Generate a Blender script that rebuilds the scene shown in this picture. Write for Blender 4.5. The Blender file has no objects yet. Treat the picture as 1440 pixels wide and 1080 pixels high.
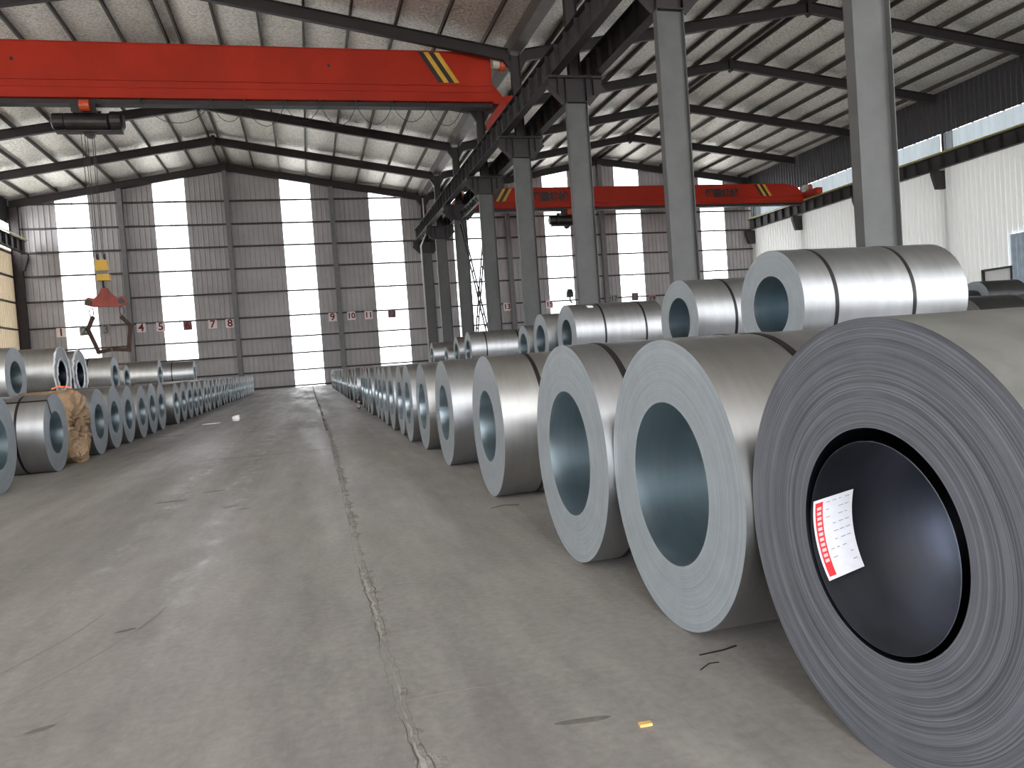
import bpy, bmesh, math, random
from mathutils import Vector, Matrix, noise
random.seed(7)
PI = math.pi
sc = bpy.context.scene
C = sc.collection

# ---------------------------------------------------------------- camera
cam_d = bpy.data.cameras.new('camera')
cam = bpy.data.objects.new('camera', cam_d)
C.objects.link(cam)
Rv = Vector((0.96554, -0.25021, -0.071596)); Uv = Vector((0.077856, 0.015197, 0.996849)); Fv = Vector((0.248333, 0.968072, -0.034154))
M = Matrix((( Rv.x, Uv.x, -Fv.x, 0), (Rv.y, Uv.y, -Fv.y, 0), (Rv.z, Uv.z, -Fv.z, 1.12), (0, 0, 0, 1)))
cam.matrix_world = M
cam_d.sensor_width = 36; cam_d.lens = 1106.3 / 1440 * 36
cam_d.clip_start = 0.05; cam_d.clip_end = 400
sc.camera = cam

# ---------------------------------------------------------------- world, exposure
SKY = 1.0
w = bpy.data.worlds.new('overcast'); sc.world = w; w.use_nodes = True
nt = w.node_tree; nt.nodes.clear()
out = nt.nodes.new('ShaderNodeOutputWorld'); bg = nt.nodes.new('ShaderNodeBackground')
tc = nt.nodes.new('ShaderNodeTexCoord'); sp = nt.nodes.new('ShaderNodeSeparateXYZ'); rp = nt.nodes.new('ShaderNodeValToRGB')
nt.links.new(tc.outputs['Generated'], sp.inputs[0]); nt.links.new(sp.outputs['Z'], rp.inputs[0])
rp.color_ramp.elements[0].position = 0.0; rp.color_ramp.elements[0].color = (0.86, 0.91, 0.97, 1)
rp.color_ramp.elements[1].position = 0.6; rp.color_ramp.elements[1].color = (1.0, 1.0, 1.0, 1)
nt.links.new(rp.outputs[0], bg.inputs[0]); bg.inputs[1].default_value = 3.2 * SKY
nt.links.new(bg.outputs[0], out.inputs[0])
sc.view_settings.view_transform = 'Standard'; sc.view_settings.look = 'None'
sc.view_settings.gamma = 1; sc.view_settings.use_curve_mapping = False
sc.view_settings.exposure = 2.28
sc.cycles.max_bounces = 10; sc.cycles.diffuse_bounces = 5; sc.cycles.glossy_bounces = 5
sc.cycles.transmission_bounces = 4; sc.cycles.transparent_max_bounces = 12
sc.cycles.use_denoising = True
sc.cycles.sample_clamp_indirect = 6

# the hall, metres
S = 7.403
def FY(n): return 11.9 + (n - 1) * S
Y0, Y1 = FY(-2), 63.75
XL, XM, XR = -19.9, 9.94, 39.65
RA, RB = -4.97, 25.14
ZV, ZRA, ZRB, ZE = 14.47, 17.0, 17.2, 15.33
def roof(x):
    pts = [(XL - .3, ZV), (RA, ZRA), (XM, ZV), (RB, ZRB), (XR + .3, ZE)]
    for (a, za), (b, zb) in zip(pts, pts[1:]):
        if x <= b: return za + (zb - za) * (x - a) / (b - a)
    return ZE

def portal(x, y, z, sx, sz, rot, name='daylight_portal'):
    l = bpy.data.lights.new(name, 'AREA'); l.shape = 'RECTANGLE'; l.size = sx; l.size_y = sz; l.energy = 1
    l.cycles.is_portal = True
    o = bpy.data.objects.new(name, l); o.location = (x, y, z); o.rotation_euler = rot; C.objects.link(o)
STRIPS = [(-16.83, -14.63, 2.65), (-10.2, -7.97, 2.65), (-1.06, 1.19, .1), (5.67, 8.15, .1), (12.3, 14.7, .1), (20.2, 22.43, .1), (26.7, 28.95, .1), (34.7, 37.05, .1)]
FSTRIPS = [(-17.5, -15.3, 5.2), (-11.5, -9.3, 6.6), (-1.2, 1.0, 6.6), (5.4, 7.6, 5.2), (13.0, 15.2, 5.2), (20.6, 22.8, 6.6), (28.4, 30.6, 6.6), (34.9, 37.1, 5.2)]
GATES = [(-12.5, 5.0, 6.2), (18.5, 32.0, 6.2)]
for a, b, z0 in STRIPS:
    zt = min(roof(a), roof(b)); portal((a + b) / 2, Y1 + .25, (z0 + zt) / 2, b - a, zt - z0, (-PI / 2, 0, 0))
for a, b, z0 in FSTRIPS:
    zt = min(roof(a), roof(b)); portal((a + b) / 2, Y0 - .25, (z0 + zt) / 2, b - a, zt - z0, (PI / 2, 0, 0))
for a, b, zt in GATES: portal((a + b) / 2, Y0 - .3, zt / 2, b - a, zt, (PI / 2, 0, 0))
portal(XR + .3, (Y0 + Y1) / 2, 12.25, 1.9, Y1 - Y0, (0, PI / 2, 0))
portal(XL - .3, (Y0 + Y1) / 2, 12.25, 1.9, Y1 - Y0, (0, -PI / 2, 0))

# ---------------------------------------------------------------- material helpers
def nodes(name):
    m = bpy.data.materials.new(name); m.use_nodes = True
    t = m.node_tree; b = t.nodes['Principled BSDF']
    return m, t, b
def lk(t, a, b): t.links.new(a, b)
def nz(t, scale, detail=3, rough=.5, coord=None, vec=None):
    n = t.nodes.new('ShaderNodeTexNoise'); n.inputs['Scale'].default_value = scale
    n.inputs['Detail'].default_value = detail; n.inputs['Roughness'].default_value = rough
    if coord is not None:
        mp = t.nodes.new('ShaderNodeMapping'); mp.inputs['Scale'].default_value = vec or (1, 1, 1)
        lk(t, coord, mp.inputs[0]); lk(t, mp.outputs[0], n.inputs['Vector'])
    return n
def ramp(t, src, stops):
    r = t.nodes.new('ShaderNodeValToRGB'); e = r.color_ramp.elements
    while len(e) < len(stops): e.new(.5)
    for el, (p, c) in zip(e, stops):
        el.position = p; el.color = (c[0], c[1], c[2], 1) if hasattr(c, '__len__') else (c, c, c, 1)
    lk(t, src, r.inputs[0]); return r
def mixc(t, f, a, b, mode='MIX'):
    m = t.nodes.new('ShaderNodeMix'); m.data_type = 'RGBA'; m.blend_type = mode
    for s, v in ((m.inputs[0], f), (m.inputs[6], a), (m.inputs[7], b)):
        if hasattr(v, 'links') or hasattr(v, 'is_linked'): lk(t, v, s)
        elif hasattr(v, '__len__'): s.default_value = (*v, 1)
        else: s.default_value = v
    return m.outputs[2]
def bump(t, b, src, strength, dist=.01):
    n = t.nodes.new('ShaderNodeBump'); n.inputs['Strength'].default_value = strength; n.inputs['Distance'].default_value = dist
    lk(t, src, n.inputs['Height']); lk(t, n.outputs[0], b.inputs['Normal']); return n
def plain(name, col, rough=.5, metal=0.0, var=.12, scale=3.0, bmp=0):
    m, t, b = nodes(name)
    co = t.nodes.new('ShaderNodeTexCoord')
    n = nz(t, scale, 4, .6, co.outputs['Object'])
    lo = [c * (1 - var) for c in col]; hi = [min(1, c * (1 + var)) for c in col]
    r = ramp(t, n.outputs[0], [(.3, lo), (.7, hi)]); lk(t, r.outputs[0], b.inputs['Base Color'])
    b.inputs['Roughness'].default_value = rough; b.inputs['Metallic'].default_value = metal
    if bmp: bump(t, b, n.outputs[0], bmp, .02)
    return m

def galv(name, col, rough, streak=.08, dust=0.0, dustcol=(.3, .29, .25)):
    m, t, b = nodes(name)
    co = t.nodes.new('ShaderNodeTexCoord')
    n1 = nz(t, 2.0, 4, .6, co.outputs['Object'], (6, 1, 1))
    n2 = nz(t, 7.0, 3, .5, co.outputs['Object'], (1, 1, 1))
    c = ramp(t, n1.outputs[0], [(.3, [x * (1 - streak) for x in col]), (.7, [min(1, x * (1 + streak)) for x in col])])
    rr = ramp(t, n2.outputs[0], [(.3, rough * .92), (.75, rough * 1.1)])
    lk(t, rr.outputs[0], b.inputs['Roughness']); b.inputs['Metallic'].default_value = 1
    if dust:
        n3 = nz(t, 4.5, 8, .65, co.outputs['Object'])
        f = ramp(t, n3.outputs[0], [(.38, 0.0), (.62, 1.0)])
        mc = mixc(t, f.outputs[0], dustcol, [x * .72 for x in dustcol]); 
        lk(t, mc, b.inputs['Base Color']); b.inputs['Metallic'].default_value = 1 - dust
        b.inputs['Roughness'].default_value = .5
        t.links.remove(b.inputs['Roughness'].links[0])
        bump(t, b, n3.outputs[0], .25, .01)
    else:
        lk(t, c.outputs[0], b.inputs['Base Color'])
        pass
    return m

def wound(name, dark, light, rough, metal, fine=260, bstr=.5):
    """edge of a wound coil: concentric laminations as fine rings around the local X axis"""
    m, t, b = nodes(name)
    co = t.nodes.new('ShaderNodeTexCoord'); s = t.nodes.new('ShaderNodeSeparateXYZ'); lk(t, co.outputs['Object'], s.inputs[0])
    cb = t.nodes.new('ShaderNodeCombineXYZ'); lk(t, s.outputs['Y'], cb.inputs[0]); lk(t, s.outputs['Z'], cb.inputs[1])
    ln = t.nodes.new('ShaderNodeVectorMath'); ln.operation = 'LENGTH'; lk(t, cb.outputs[0], ln.inputs[0])
    at = t.nodes.new('ShaderNodeMath'); at.operation = 'ABSOLUTE'; lk(t, s.outputs['Y'], at.inputs[0])
    # spiral: radius shifted slightly with angle
    ma = t.nodes.new('ShaderNodeMath'); ma.operation = 'MULTIPLY_ADD'; lk(t, at.outputs[0], ma.inputs[0]); ma.inputs[1].default_value = 0.0; lk(t, ln.outputs['Value'], ma.inputs[2])
    c2 = t.nodes.new('ShaderNodeCombineXYZ'); lk(t, ma.outputs[0], c2.inputs[0])
    sc2 = t.nodes.new('ShaderNodeMath'); sc2.operation = 'MULTIPLY'; lk(t, at.outputs[0], sc2.inputs[0]); sc2.inputs[1].default_value = .006; lk(t, sc2.outputs[0], c2.inputs[1])
    n1 = nz(t, fine, 2, .6, c2.outputs[0]); n2 = nz(t, 26, 3, .7, c2.outputs[0]); 
    n3 = nz(t, 9, 4, .6, co.outputs['Object'])
    r1 = ramp(t, n1.outputs[0], [(.35, dark), (.65, light)]); 
    g = ramp(t, n2.outputs[0], [(.3, .96), (.7, 1.03)])
    c = mixc(t, 1.0, r1.outputs[0], g.outputs[0], 'MULTIPLY')
    g2 = ramp(t, n3.outputs[0], [(.3, .92), (.7, 1.06)]); c = mixc(t, 1.0, c, g2.outputs[0], 'MULTIPLY')
    lk(t, c, b.inputs['Base Color']); b.inputs['Roughness'].default_value = rough; b.inputs['Metallic'].default_value = metal
    bump(t, b, n1.outputs[0], bstr, .0015)
    return m

MT = {}
MT['galv'] = galv('galvanised sheet', (.37, .375, .385), .41)
MT['galv2'] = galv('galvanised sheet warm', (.37, .365, .355), .42)
MT['dusty'] = galv('dusty oxidised steel sheet', (.5, .5, .48), .5, dust=.75, dustcol=(.13, .127, .115))
MT['black'] = galv('black rolled steel', (.085, .087, .09), .33)
MT['bore'] = galv('bore steel', (.50, .58, .62), .315)
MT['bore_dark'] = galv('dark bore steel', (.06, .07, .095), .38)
MT['edge'] = wound('wound coil edge', (.225, .255, .280), (.305, .337, .365), .5, .15, 230, .1)
MT['edge_dark'] = wound('dark wound coil edge', (.060, .065, .079), (.162, .170, .198), .6, .25, 330, .5)
MT['edge_black'] = wound('black coil edge', (.10, .10, .105), (.22, .22, .22), .5, .5, 120, .3)
MT['strap'] = plain('black steel strap', (.012, .009, .009), .4, .4)
MT['steel_dark'] = plain('dark primer steel', (.024, .018, .019), .55, .1, .25, 1.5)
MT['steel_grey'] = plain('grey painted column', (.092, .092, .090), .6, .1, .16, 1.3)
MT['runway'] = plain('dusty dark runway steel', (.036, .032, .031), .6, .2, .3, 1.2)
MT['purlin'] = plain('dark purlin', (.06, .052, .045), .6, .1)
MT['rail'] = plain('worn rail head', (.34, .32, .30), .35, .8)
MT['gutter'] = plain('gutter sheet', (.16, .15, .14), .5, .4)
MT['lip'] = plain('pale edge strip', (.55, .55, .55), .5, .0)
MT['red'] = plain('red crane paint', (.36, .022, .008), .5, 0, .14, .5)
MT['orange'] = plain('orange paint', (.50, .07, .02), .45)
MT['yellow'] = plain('yellow paint', (.62, .36, .03), .5)
MT['yellowbar'] = plain('yellow conductor bar', (.50, .45, .10), .5)
MT['blackp'] = plain('black paint', (.015, .015, .015), .5)
MT['hoist'] = plain('greasy dark machinery', (.03, .026, .024), .45, .4, .4)
MT['rope'] = plain('wire rope', (.05, .05, .05), .5, .5)
MT['rust'] = plain('rusty tong steel', (.055, .026, .018), .7, .3, .5, 4)
MT['redrust'] = plain('worn red beam', (.27, .045, .03), .6, .1, .35, 3)
MT['link'] = plain('grey steel link', (.10, .10, .10), .4, .6)
MT['cream'] = plain('cream motor', (.5, .48, .38), .5)
MT['sheet'] = plain('grey wall sheet', (.42, .40, .405), .55, .0, .14, .35)
MT['girt'] = plain('dark girt steel', (.045, .042, .04), .6, .1)
MT['post'] = plain('grey wind post', (.17, .165, .17), .6)
MT['white_sheet'] = plain('white wall sheet', (.82, .825, .80), .5, .0, .06, .25)
MT['cream_sheet'] = plain('cream wall sheet', (.60, .50, .37), .55, .0, .06, .25)
MT['shaded_upper'] = plain('upper wall sheet in shade', (.05, .046, .05), .5, .2)  # dark only because unlit: shade put into the upper wall colour
MT['plate'] = plain('white number plate', (.85, .76, .75), .6)
MT['plate_grey'] = plain('dirty grey number plate', (.28, .27, .26), .6)  # plain grey tone for some of the plates
MT['plate_backlit'] = plain('backlit number plate', (.22, .12, .12), .6)  # backlit shade of plates before the strips, put into the base colour
MT['digit'] = plain('dark red numeral', (.16, .006, .012), .6)
MT['digit_grey'] = plain('grey numeral', (.08, .08, .08), .6)
MT['pipe'] = plain('white drain pipe', (.62, .60, .57), .45)
MT['blue_door'] = plain('pale blue door sheet', (.42, .52, .62), .5)
MT['paper'] = plain('tag paper', (.66, .66, .70), .7, 0, .05, 60)
MT['tagred'] = plain('tag red ink', (.62, .025, .03), .6, 0, .1)
MT['ink'] = plain('tag grey ink', (.30, .30, .34), .7)
MT['blank'] = plain('tag pale blocks', (.75, .45, .45), .7)
MT['red'].node_tree.nodes['Principled BSDF'].inputs['Specular IOR Level'].default_value = .2
MT['stain'] = plain('dark floor stain', (.12, .108, .10), .8, 0, .3, 20)
MT['wood'] = plain('wood chip', (.60, .34, .10), .7)
MT['orangepl'] = plain('orange cloth strap', (.70, .13, .04), .7)
MT['litter'] = plain('white litter', (.8, .8, .78), .6)
MT['foilwrap'] = galv('crumpled foil', (.8, .8, .82), .315)
MT['ground'] = plain('yard concrete', (.66, .65, .62), .9)

# kraft paper
m, t, b = nodes('kraft paper'); co = t.nodes.new('ShaderNodeTexCoord')
n = nz(t, 5, 6, .6, co.outputs['Object']); r = ramp(t, n.outputs[0], [(.3, (.20, .125, .07)), (.7, (.40, .27, .16))])
lk(t, r.outputs[0], b.inputs['Base Color']); b.inputs['Roughness'].default_value = .6; bump(t, b, n.outputs[0], .8, .04); MT['kraft'] = m
# translucent daylight panel
def panel_mat(name, col, tr=.62):
    m = bpy.data.materials.new(name); m.use_nodes = True; t = m.node_tree; t.nodes.clear()
    o = t.nodes.new('ShaderNodeOutputMaterial'); a = t.nodes.new('ShaderNodeBsdfTransparent'); d = t.nodes.new('ShaderNodeBsdfTranslucent'); mx = t.nodes.new('ShaderNodeMixShader')
    co = t.nodes.new('ShaderNodeTexCoord'); n = nz(t, .8, 5, .6, co.outputs['Object'], (2, 2, .5))
    r = ramp(t, n.outputs[0], [(.3, [c * .86 for c in col]), (.65, col)])
    lk(t, r.outputs[0], a.inputs[0]); lk(t, r.outputs[0], d.inputs[0]); mx.inputs[0].default_value = 1 - tr
    lk(t, a.outputs[0], mx.inputs[1]); lk(t, d.outputs[0], mx.inputs[2]); lk(t, mx.outputs[0], o.inputs[0]); return m
MT['panel'] = panel_mat('translucent wall panel', (.92, .92, .92))
m = bpy.data.materials.new('cream sheet with added glow'); m.use_nodes = True; t = m.node_tree; t.nodes.clear(); o = t.nodes.new('ShaderNodeOutputMaterial'); a = t.nodes.new('ShaderNodeBsdfDiffuse'); d = t.nodes.new('ShaderNodeBsdfTranslucent'); mx = t.nodes.new('ShaderNodeMixShader')
a.inputs[0].default_value = (.6, .5, .37, 1); d.inputs[0].default_value = (.6, .5, .36, 1); mx.inputs[0].default_value = .05
lk(t, a.outputs[0], mx.inputs[1]); lk(t, d.outputs[0], mx.inputs[2]); lk(t, mx.outputs[0], o.inputs[0]); MT['cream_glow'] = m  # slight translucency added so the left wall looks lit and passes daylight
m2 = m.copy(); m2.name = 'white sheet with added glow'
for n_ in m2.node_tree.nodes:
    if n_.type == 'BSDF_DIFFUSE': n_.inputs[0].default_value = (.72, .72, .70, 1)
    if n_.type == 'BSDF_TRANSLUCENT': n_.inputs[0].default_value = (.72, .73, .70, 1)
    if n_.type == 'MIX_SHADER': n_.inputs[0].default_value = .038
MT['white_glow'] = m2  # translucency added to brighten the right wall and light the left row
MT['panel_back'] = panel_mat('dusty translucent gable panel', (.42, .425, .43), .75)
MT['panel_blue'] = panel_mat('translucent eaves panel', (.045, .05, .052), .5)
# foil insulation
m, t, b = nodes('foil roof insulation'); co = t.nodes.new('ShaderNodeTexCoord')
n = nz(t, 5.5, 4, .6, co.outputs['Object'], (1, 1.6, 1)); n2 = nz(t, .35, 3, .5, co.outputs['Object'])
r = ramp(t, n2.outputs[0], [(.3, (.90, .865, .79)), (.7, (.97, .94, .87))])
vo = t.nodes.new('ShaderNodeTexVoronoi'); vo.feature = 'DISTANCE_TO_EDGE'; vo.inputs['Scale'].default_value = 4.2; vm = t.nodes.new('ShaderNodeMapping'); vm.inputs['Scale'].default_value = (1, 1.7, .2); lk(t, co.outputs['Object'], vm.inputs[0]); lk(t, vm.outputs[0], vo.inputs['Vector'])
net = ramp(t, vo.outputs['Distance'], [(.0, .62), (.11, 1.0)]); crease_shade = ramp(t, n.outputs[0], [(.32, .80), (.60, 1.0)])  # netting lines, then crease shade of the wrinkles put into the colour
cc = mixc(t, 1.0, r.outputs[0], net.outputs[0], 'MULTIPLY'); cc = mixc(t, 1.0, cc, crease_shade.outputs[0], 'MULTIPLY'); lk(t, cc, b.inputs['Base Color'])
b.inputs['Metallic'].default_value = .6; b.inputs['Roughness'].default_value = .40
bump(t, b, n.outputs[0], 1.0, .16); MT['foil'] = m
# concrete floor
m, t, b = nodes('worn concrete floor'); co = t.nodes.new('ShaderNodeTexCoord'); P = co.outputs['Object']
n1 = nz(t, .42, 5, .6, P, (1, .7, 1)); n2 = nz(t, 2.4, 7, .68, P, (2.0, .6, 1)); n3 = nz(t, 26, 5, .6, P); n4 = nz(t, .9, 4, .55, P, (1.6, .14, 1))
base = ramp(t, n1.outputs[0], [(.32, (.155, .137, .135)), (.5, (.203, .186, .175)), (.66, (.252, .238, .206))])
c = mixc(t, .55, base.outputs[0], ramp(t, n2.outputs[0], [(.3, (.142, .129, .125)), (.7, (.280, .262, .238))]).outputs[0])
c = mixc(t, .75, c, ramp(t, n3.outputs[0], [(.3, .80), (.7, 1.16)]).outputs[0], 'MULTIPLY')
c = mixc(t, .8, c, ramp(t, n4.outputs[0], [(.38, .86), (.62, 1.12)]).outputs[0], 'MULTIPLY')
lk(t, c, b.inputs['Base Color'])
rr = ramp(t, n4.outputs[0], [(.35, .68), (.62, .46)])
# polished wheel tracks running down the aisle
sx_ = t.nodes.new('ShaderNodeSeparateXYZ'); lk(t, P, sx_.inputs[0])
def track(x0, half):
    w1 = t.nodes.new('ShaderNodeMath'); w1.operation = 'MULTIPLY_ADD'; lk(t, n1.outputs[0], w1.inputs[0]); w1.inputs[1].default_value = .5; w1.inputs[2].default_value = -x0 - .25
    w2 = t.nodes.new('ShaderNodeMath'); w2.operation = 'ADD'; lk(t, sx_.outputs['X'], w2.inputs[0]); lk(t, w1.outputs[0], w2.inputs[1])
    w3 = t.nodes.new('ShaderNodeMath'); w3.operation = 'ABSOLUTE'; lk(t, w2.outputs[0], w3.inputs[0])
    return ramp(t, w3.outputs[0], [(half * .4, 1.0), (half, 0.0)]).outputs[0]
wn_ = nz(t, 3.0, 6, .7, P, (2.5, 1.0, 1)); wm = ramp(t, wn_.outputs[0], [(.46, 0.0), (.74, 1.0)])
tr_ = mixc(t, 1.0, track(-.76, .16), track(-1.32, .13), 'ADD'); tr_ = mixc(t, 1.0, tr_, wm.outputs[0], 'MULTIPLY')
rf = mixc(t, tr_, rr.outputs[0], (.27, .27, .27)); lk(t, rf, b.inputs['Roughness'])
b.inputs['Specular IOR Level'].default_value = .5
bump(t, b, n2.outputs[0], .22, .02); MT['floor'] = m
m, t, b = nodes('broken joint mortar'); co = t.nodes.new('ShaderNodeTexCoord'); n = nz(t, 14, 6, .7, co.outputs['Object'])
r = ramp(t, n.outputs[0], [(.35, (.13, .12, .11)), (.5, (.21, .195, .175)), (.7, (.29, .27, .24))]); lk(t, r.outputs[0], b.inputs['Base Color']); b.inputs['Roughness'].default_value = .85
bump(t, b, n.outputs[0], .8, .02); MT['joint'] = m
MT['crack'] = plain('dark crack grit', (.085, .077, .07), .9)  # dark grit colour of the crack lines
MT['pale_grit'] = plain('pale chipped concrete', (.29, .27, .24), .85, 0, .2, 20)

# ---------------------------------------------------------------- mesh helpers
def mesh(name, bm, mat, smooth=False):
    me = bpy.data.meshes.new(name); bm.to_mesh(me); bm.free()
    me.materials.append(mat if not isinstance(mat, str) else MT[mat])
    if smooth:
        for p in me.polygons: p.use_smooth = True
    return me
def link(name, data, parent=None, loc=None, rot=None, kind=None, label=None):
    o = bpy.data.objects.new(name, data); C.objects.link(o)
    if parent is not None: o.parent = parent
    if loc is not None: o.location = loc
    if rot is not None: o.rotation_euler = rot
    if kind: o['kind'] = kind
    if label: o['label'] = label
    return o
def tag(o, label, cat, group=None):
    o['label'] = label; o['category'] = cat
    if group: o['group'] = group
    return o
def thing(name, label, cat, loc=(0, 0, 0), group=None, rz=0):
    o = link(name, None, None, loc, (0, 0, rz)); return tag(o, label, cat, group)
def bx(bm, x0, x1, y0, y1, z0, z1):
    v = [bm.verts.new((x, y, z)) for x in (x0, x1) for y in (y0, y1) for z in (z0, z1)]
    for f in ((0, 1, 3, 2), (4, 6, 7, 5), (0, 4, 5, 1), (2, 3, 7, 6), (0, 2, 6, 4), (1, 5, 7, 3)): bm.faces.new([v[i] for i in f])
def box(name, mat, x0, x1, y0, y1, z0, z1, parent=None, **k):
    bm = bmesh.new(); bx(bm, x0, x1, y0, y1, z0, z1); return link(name, mesh(name, bm, mat), parent, **k)
def bar(bm, a, b, w, h, up=Vector((0, 0, 1))):
    a = Vector(a); b = Vector(b); d = (b - a).normalized()
    s = d.cross(up)
    if s.length < 1e-4: s = d.cross(Vector((0, 1, 0)))
    s.normalize(); u = s.cross(d)
    vs = []
    for p in (a, b):
        for i, j in ((-1, -1), (1, -1), (1, 1), (-1, 1)): vs.append(bm.verts.new(p + s * (i * w / 2) + u * (j * h / 2)))
    for f in ((3, 2, 1, 0), (4, 5, 6, 7), (0, 1, 5, 4), (1, 2, 6, 5), (2, 3, 7, 6), (3, 0, 4, 7)): bm.faces.new([vs[i] for i in f])
def prism(bm, pts, d, axis='Y', off=0):
    """pts in the plane normal to axis, thickness d"""
    def mk(p, t):
        if axis == 'Y': return (p[0], off + t, p[1])
        if axis == 'X': return (off + t, p[0], p[1])
        return (p[0], p[1], off + t)
    a = [bm.verts.new(mk(p, -d / 2)) for p in pts]; b = [bm.verts.new(mk(p, d / 2)) for p in pts]
    bm.faces.new(a); bm.faces.new(b[::-1]); n = len(pts)
    for i in range(n): bm.faces.new([a[i], b[i], b[(i + 1) % n], a[(i + 1) % n]])
def tube(bm, pts, r, seg=8, cap=True):
    pts = [Vector(p) for p in pts]; rings = []
    for i, p in enumerate(pts):
        d = (pts[min(i + 1, len(pts) - 1)] - pts[max(i - 1, 0)]).normalized()
        s = d.cross(Vector((0, 0, 1)));
        if s.length < 1e-3: s = d.cross(Vector((0, 1, 0)))
        s.normalize(); u = s.cross(d); rr = r[i] if hasattr(r, '__len__') else r
        rings.append([bm.verts.new(p + (s * math.cos(2 * PI * k / seg) + u * math.sin(2 * PI * k / seg)) * rr) for k in range(seg)])
    for a, b_ in zip(rings, rings[1:]):
        for k in range(seg): bm.faces.new([a[k], a[(k + 1) % seg], b_[(k + 1) % seg], b_[k]])
    if cap: bm.faces.new(rings[0][::-1]); bm.faces.new(rings[-1])
def fixn(bm): bmesh.ops.recalc_face_normals(bm, faces=bm.faces); return bm
def text_mesh(s, size, depth=.0, off=0):
    cu = bpy.data.curves.new('writing', 'FONT'); cu.body = s; cu.size = size; cu.align_x = 'CENTER'; cu.align_y = 'CENTER'; cu.extrude = depth; cu.offset = off; cu.resolution_u = 3
    o = bpy.data.objects.new('tmp', cu); C.objects.link(o)
    dg = bpy.context.evaluated_depsgraph_get(); me = bpy.data.meshes.new_from_object(o.evaluated_get(dg))
    bpy.data.objects.remove(o); return me

# ---------------------------------------------------------------- setting: floor, walls, roof
FL = link('floor', None)
bm = bmesh.new()
bmesh.ops.create_grid(bm, x_segments=2, y_segments=2, size=1)
for v in bm.verts: v.co = Vector(((XL + XR) / 2 + v.co.x * (XR - XL + .6) / 2, (Y0 + Y1) / 2 + v.co.y * (Y1 - Y0 + .6) / 2, 0))
C.objects.unlink(FL); bpy.data.objects.remove(FL)
FL = link('floor', mesh('floor', bm, 'floor'), kind='structure')
# the broken joint along the aisle: wide crumbled mortar strip, dark crack line and chipped pale edge
jp = [(0.19, 62), (0.19, 41.41), (0.24, 23.0), (0.24, 16.13), (0.25, 12.79), (0.22, 7.89), (0.2, 5.1), (0.19, 4.15), (0.2, 3.61), (0.2, 3.2), (0.21, 2.94), (0.21, 2.34), (0.22, 1.0), (0.2, -9)]
def jx(y):
    for (xa, ya), (xb, yb) in zip(jp, jp[1:]):
        if yb <= y <= ya: return xb + (xa - xb) * (y - yb) / (ya - yb)
    return .2
def strip(name, mat, off, wf, z, y0=-9, y1=62, parent=FL):
    bm = bmesh.new(); prev = None; y = y0
    while y < y1:
        st = .012 if y < 6 else (.04 if y < 14 else .3)
        k = noise.noise(Vector((y * 3.1, off * 37, 1.7))) ; k2 = noise.noise(Vector((y * 11, off * 37, 5.7))); k3 = noise.noise(Vector((y * .9, off * 11, 9.1)))
        k4 = noise.noise(Vector((y * 31, off * 57, 2.2))); wd = max(.001, wf * (.8 + 1.6 * k3 + .9 * k + .9 * k2 + .7 * k4)); c = jx(y) + off + .018 * k3 + .014 * k + .010 * k2 + .006 * k4
        a = bm.verts.new((c - wd / 2, y, z)); b_ = bm.verts.new((c + wd / 2, y, z))
        if prev: bm.faces.new([prev[0], prev[1], b_, a])
        prev = (a, b_); y += st
    return link(name, mesh(name, bm, mat), parent)
strip('joint_mortar', 'joint', .026, .06, .0012)
strip('chipped_edge', 'pale_grit', .010, .014, .0018, 1.2, 5)
strip('crack_line', 'crack', -.008, .004, .0024)
strip('crack_line', 'crack', -.004, .03, .0020, 15, 60)
strip('crack_line', 'crack', .03, .003, .0024, 2.0, 20)
def cross(name, mat, y, x0, x1, wd):
    bm = bmesh.new(); prev = None; x = x0
    while x < x1:
        k = noise.noise(Vector((x * 4, y * 7, 3))); k2 = noise.noise(Vector((x * 17, y, 3)))
        ww = max(.001, wd * (1 + k + .6 * k2)); c = y + .05 * k + .012 * k2
        a = bm.verts.new((x, c - ww / 2, .0021)); b_ = bm.verts.new((x, c + ww / 2, .0021))
        if prev: bm.faces.new([prev[0], b_ if False else a, b_, prev[1]])
        prev = (a, b_); x += .04
    link(name, mesh(name, bm, mat), FL)
cross('cross_joint', 'pale_grit', 2.62, .22, .62, .0035)
cross('cross_joint', 'pale_grit', 6.0, -3.0, -.8, .008)
for yy, xa in ((11.5, -1.6), (16.6, -1.9), (23.5, -1.5)): cross('cross_joint', 'crack', yy, xa, .24, .03)
for (x, y, a, b_, rz) in ((.72, 2.25, .085, .018, -.1), (-.95, 2.9, .05, .015, .4), (-.62, 7.0, .05, .02, 0), (-.75, 7.2, .07, .02, .3), (-1.35, 7.9, .14, .03, 0), (-1.0, 8.3, .12, .03, .2), (-.9, 3.9, .05, .02, .3)):
    bm = bmesh.new(); vs = []
    for k in range(22):
        an = 2 * PI * k / 22; rr = 1 + .35 * noise.noise(Vector((x * 9 + math.cos(an) * .8, y * 9 + math.sin(an) * .8, 2)))
        vs.append(bm.verts.new((x + math.cos(an) * a * rr * math.cos(rz) - math.sin(an) * b_ * rr * math.sin(rz), y + math.cos(an) * a * rr * math.sin(rz) + math.sin(an) * b_ * rr * math.cos(rz), .0016)))
    bm.faces.new(vs); link('floor_stain', mesh('floor_stain', bm, 'stain'), FL)
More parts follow.
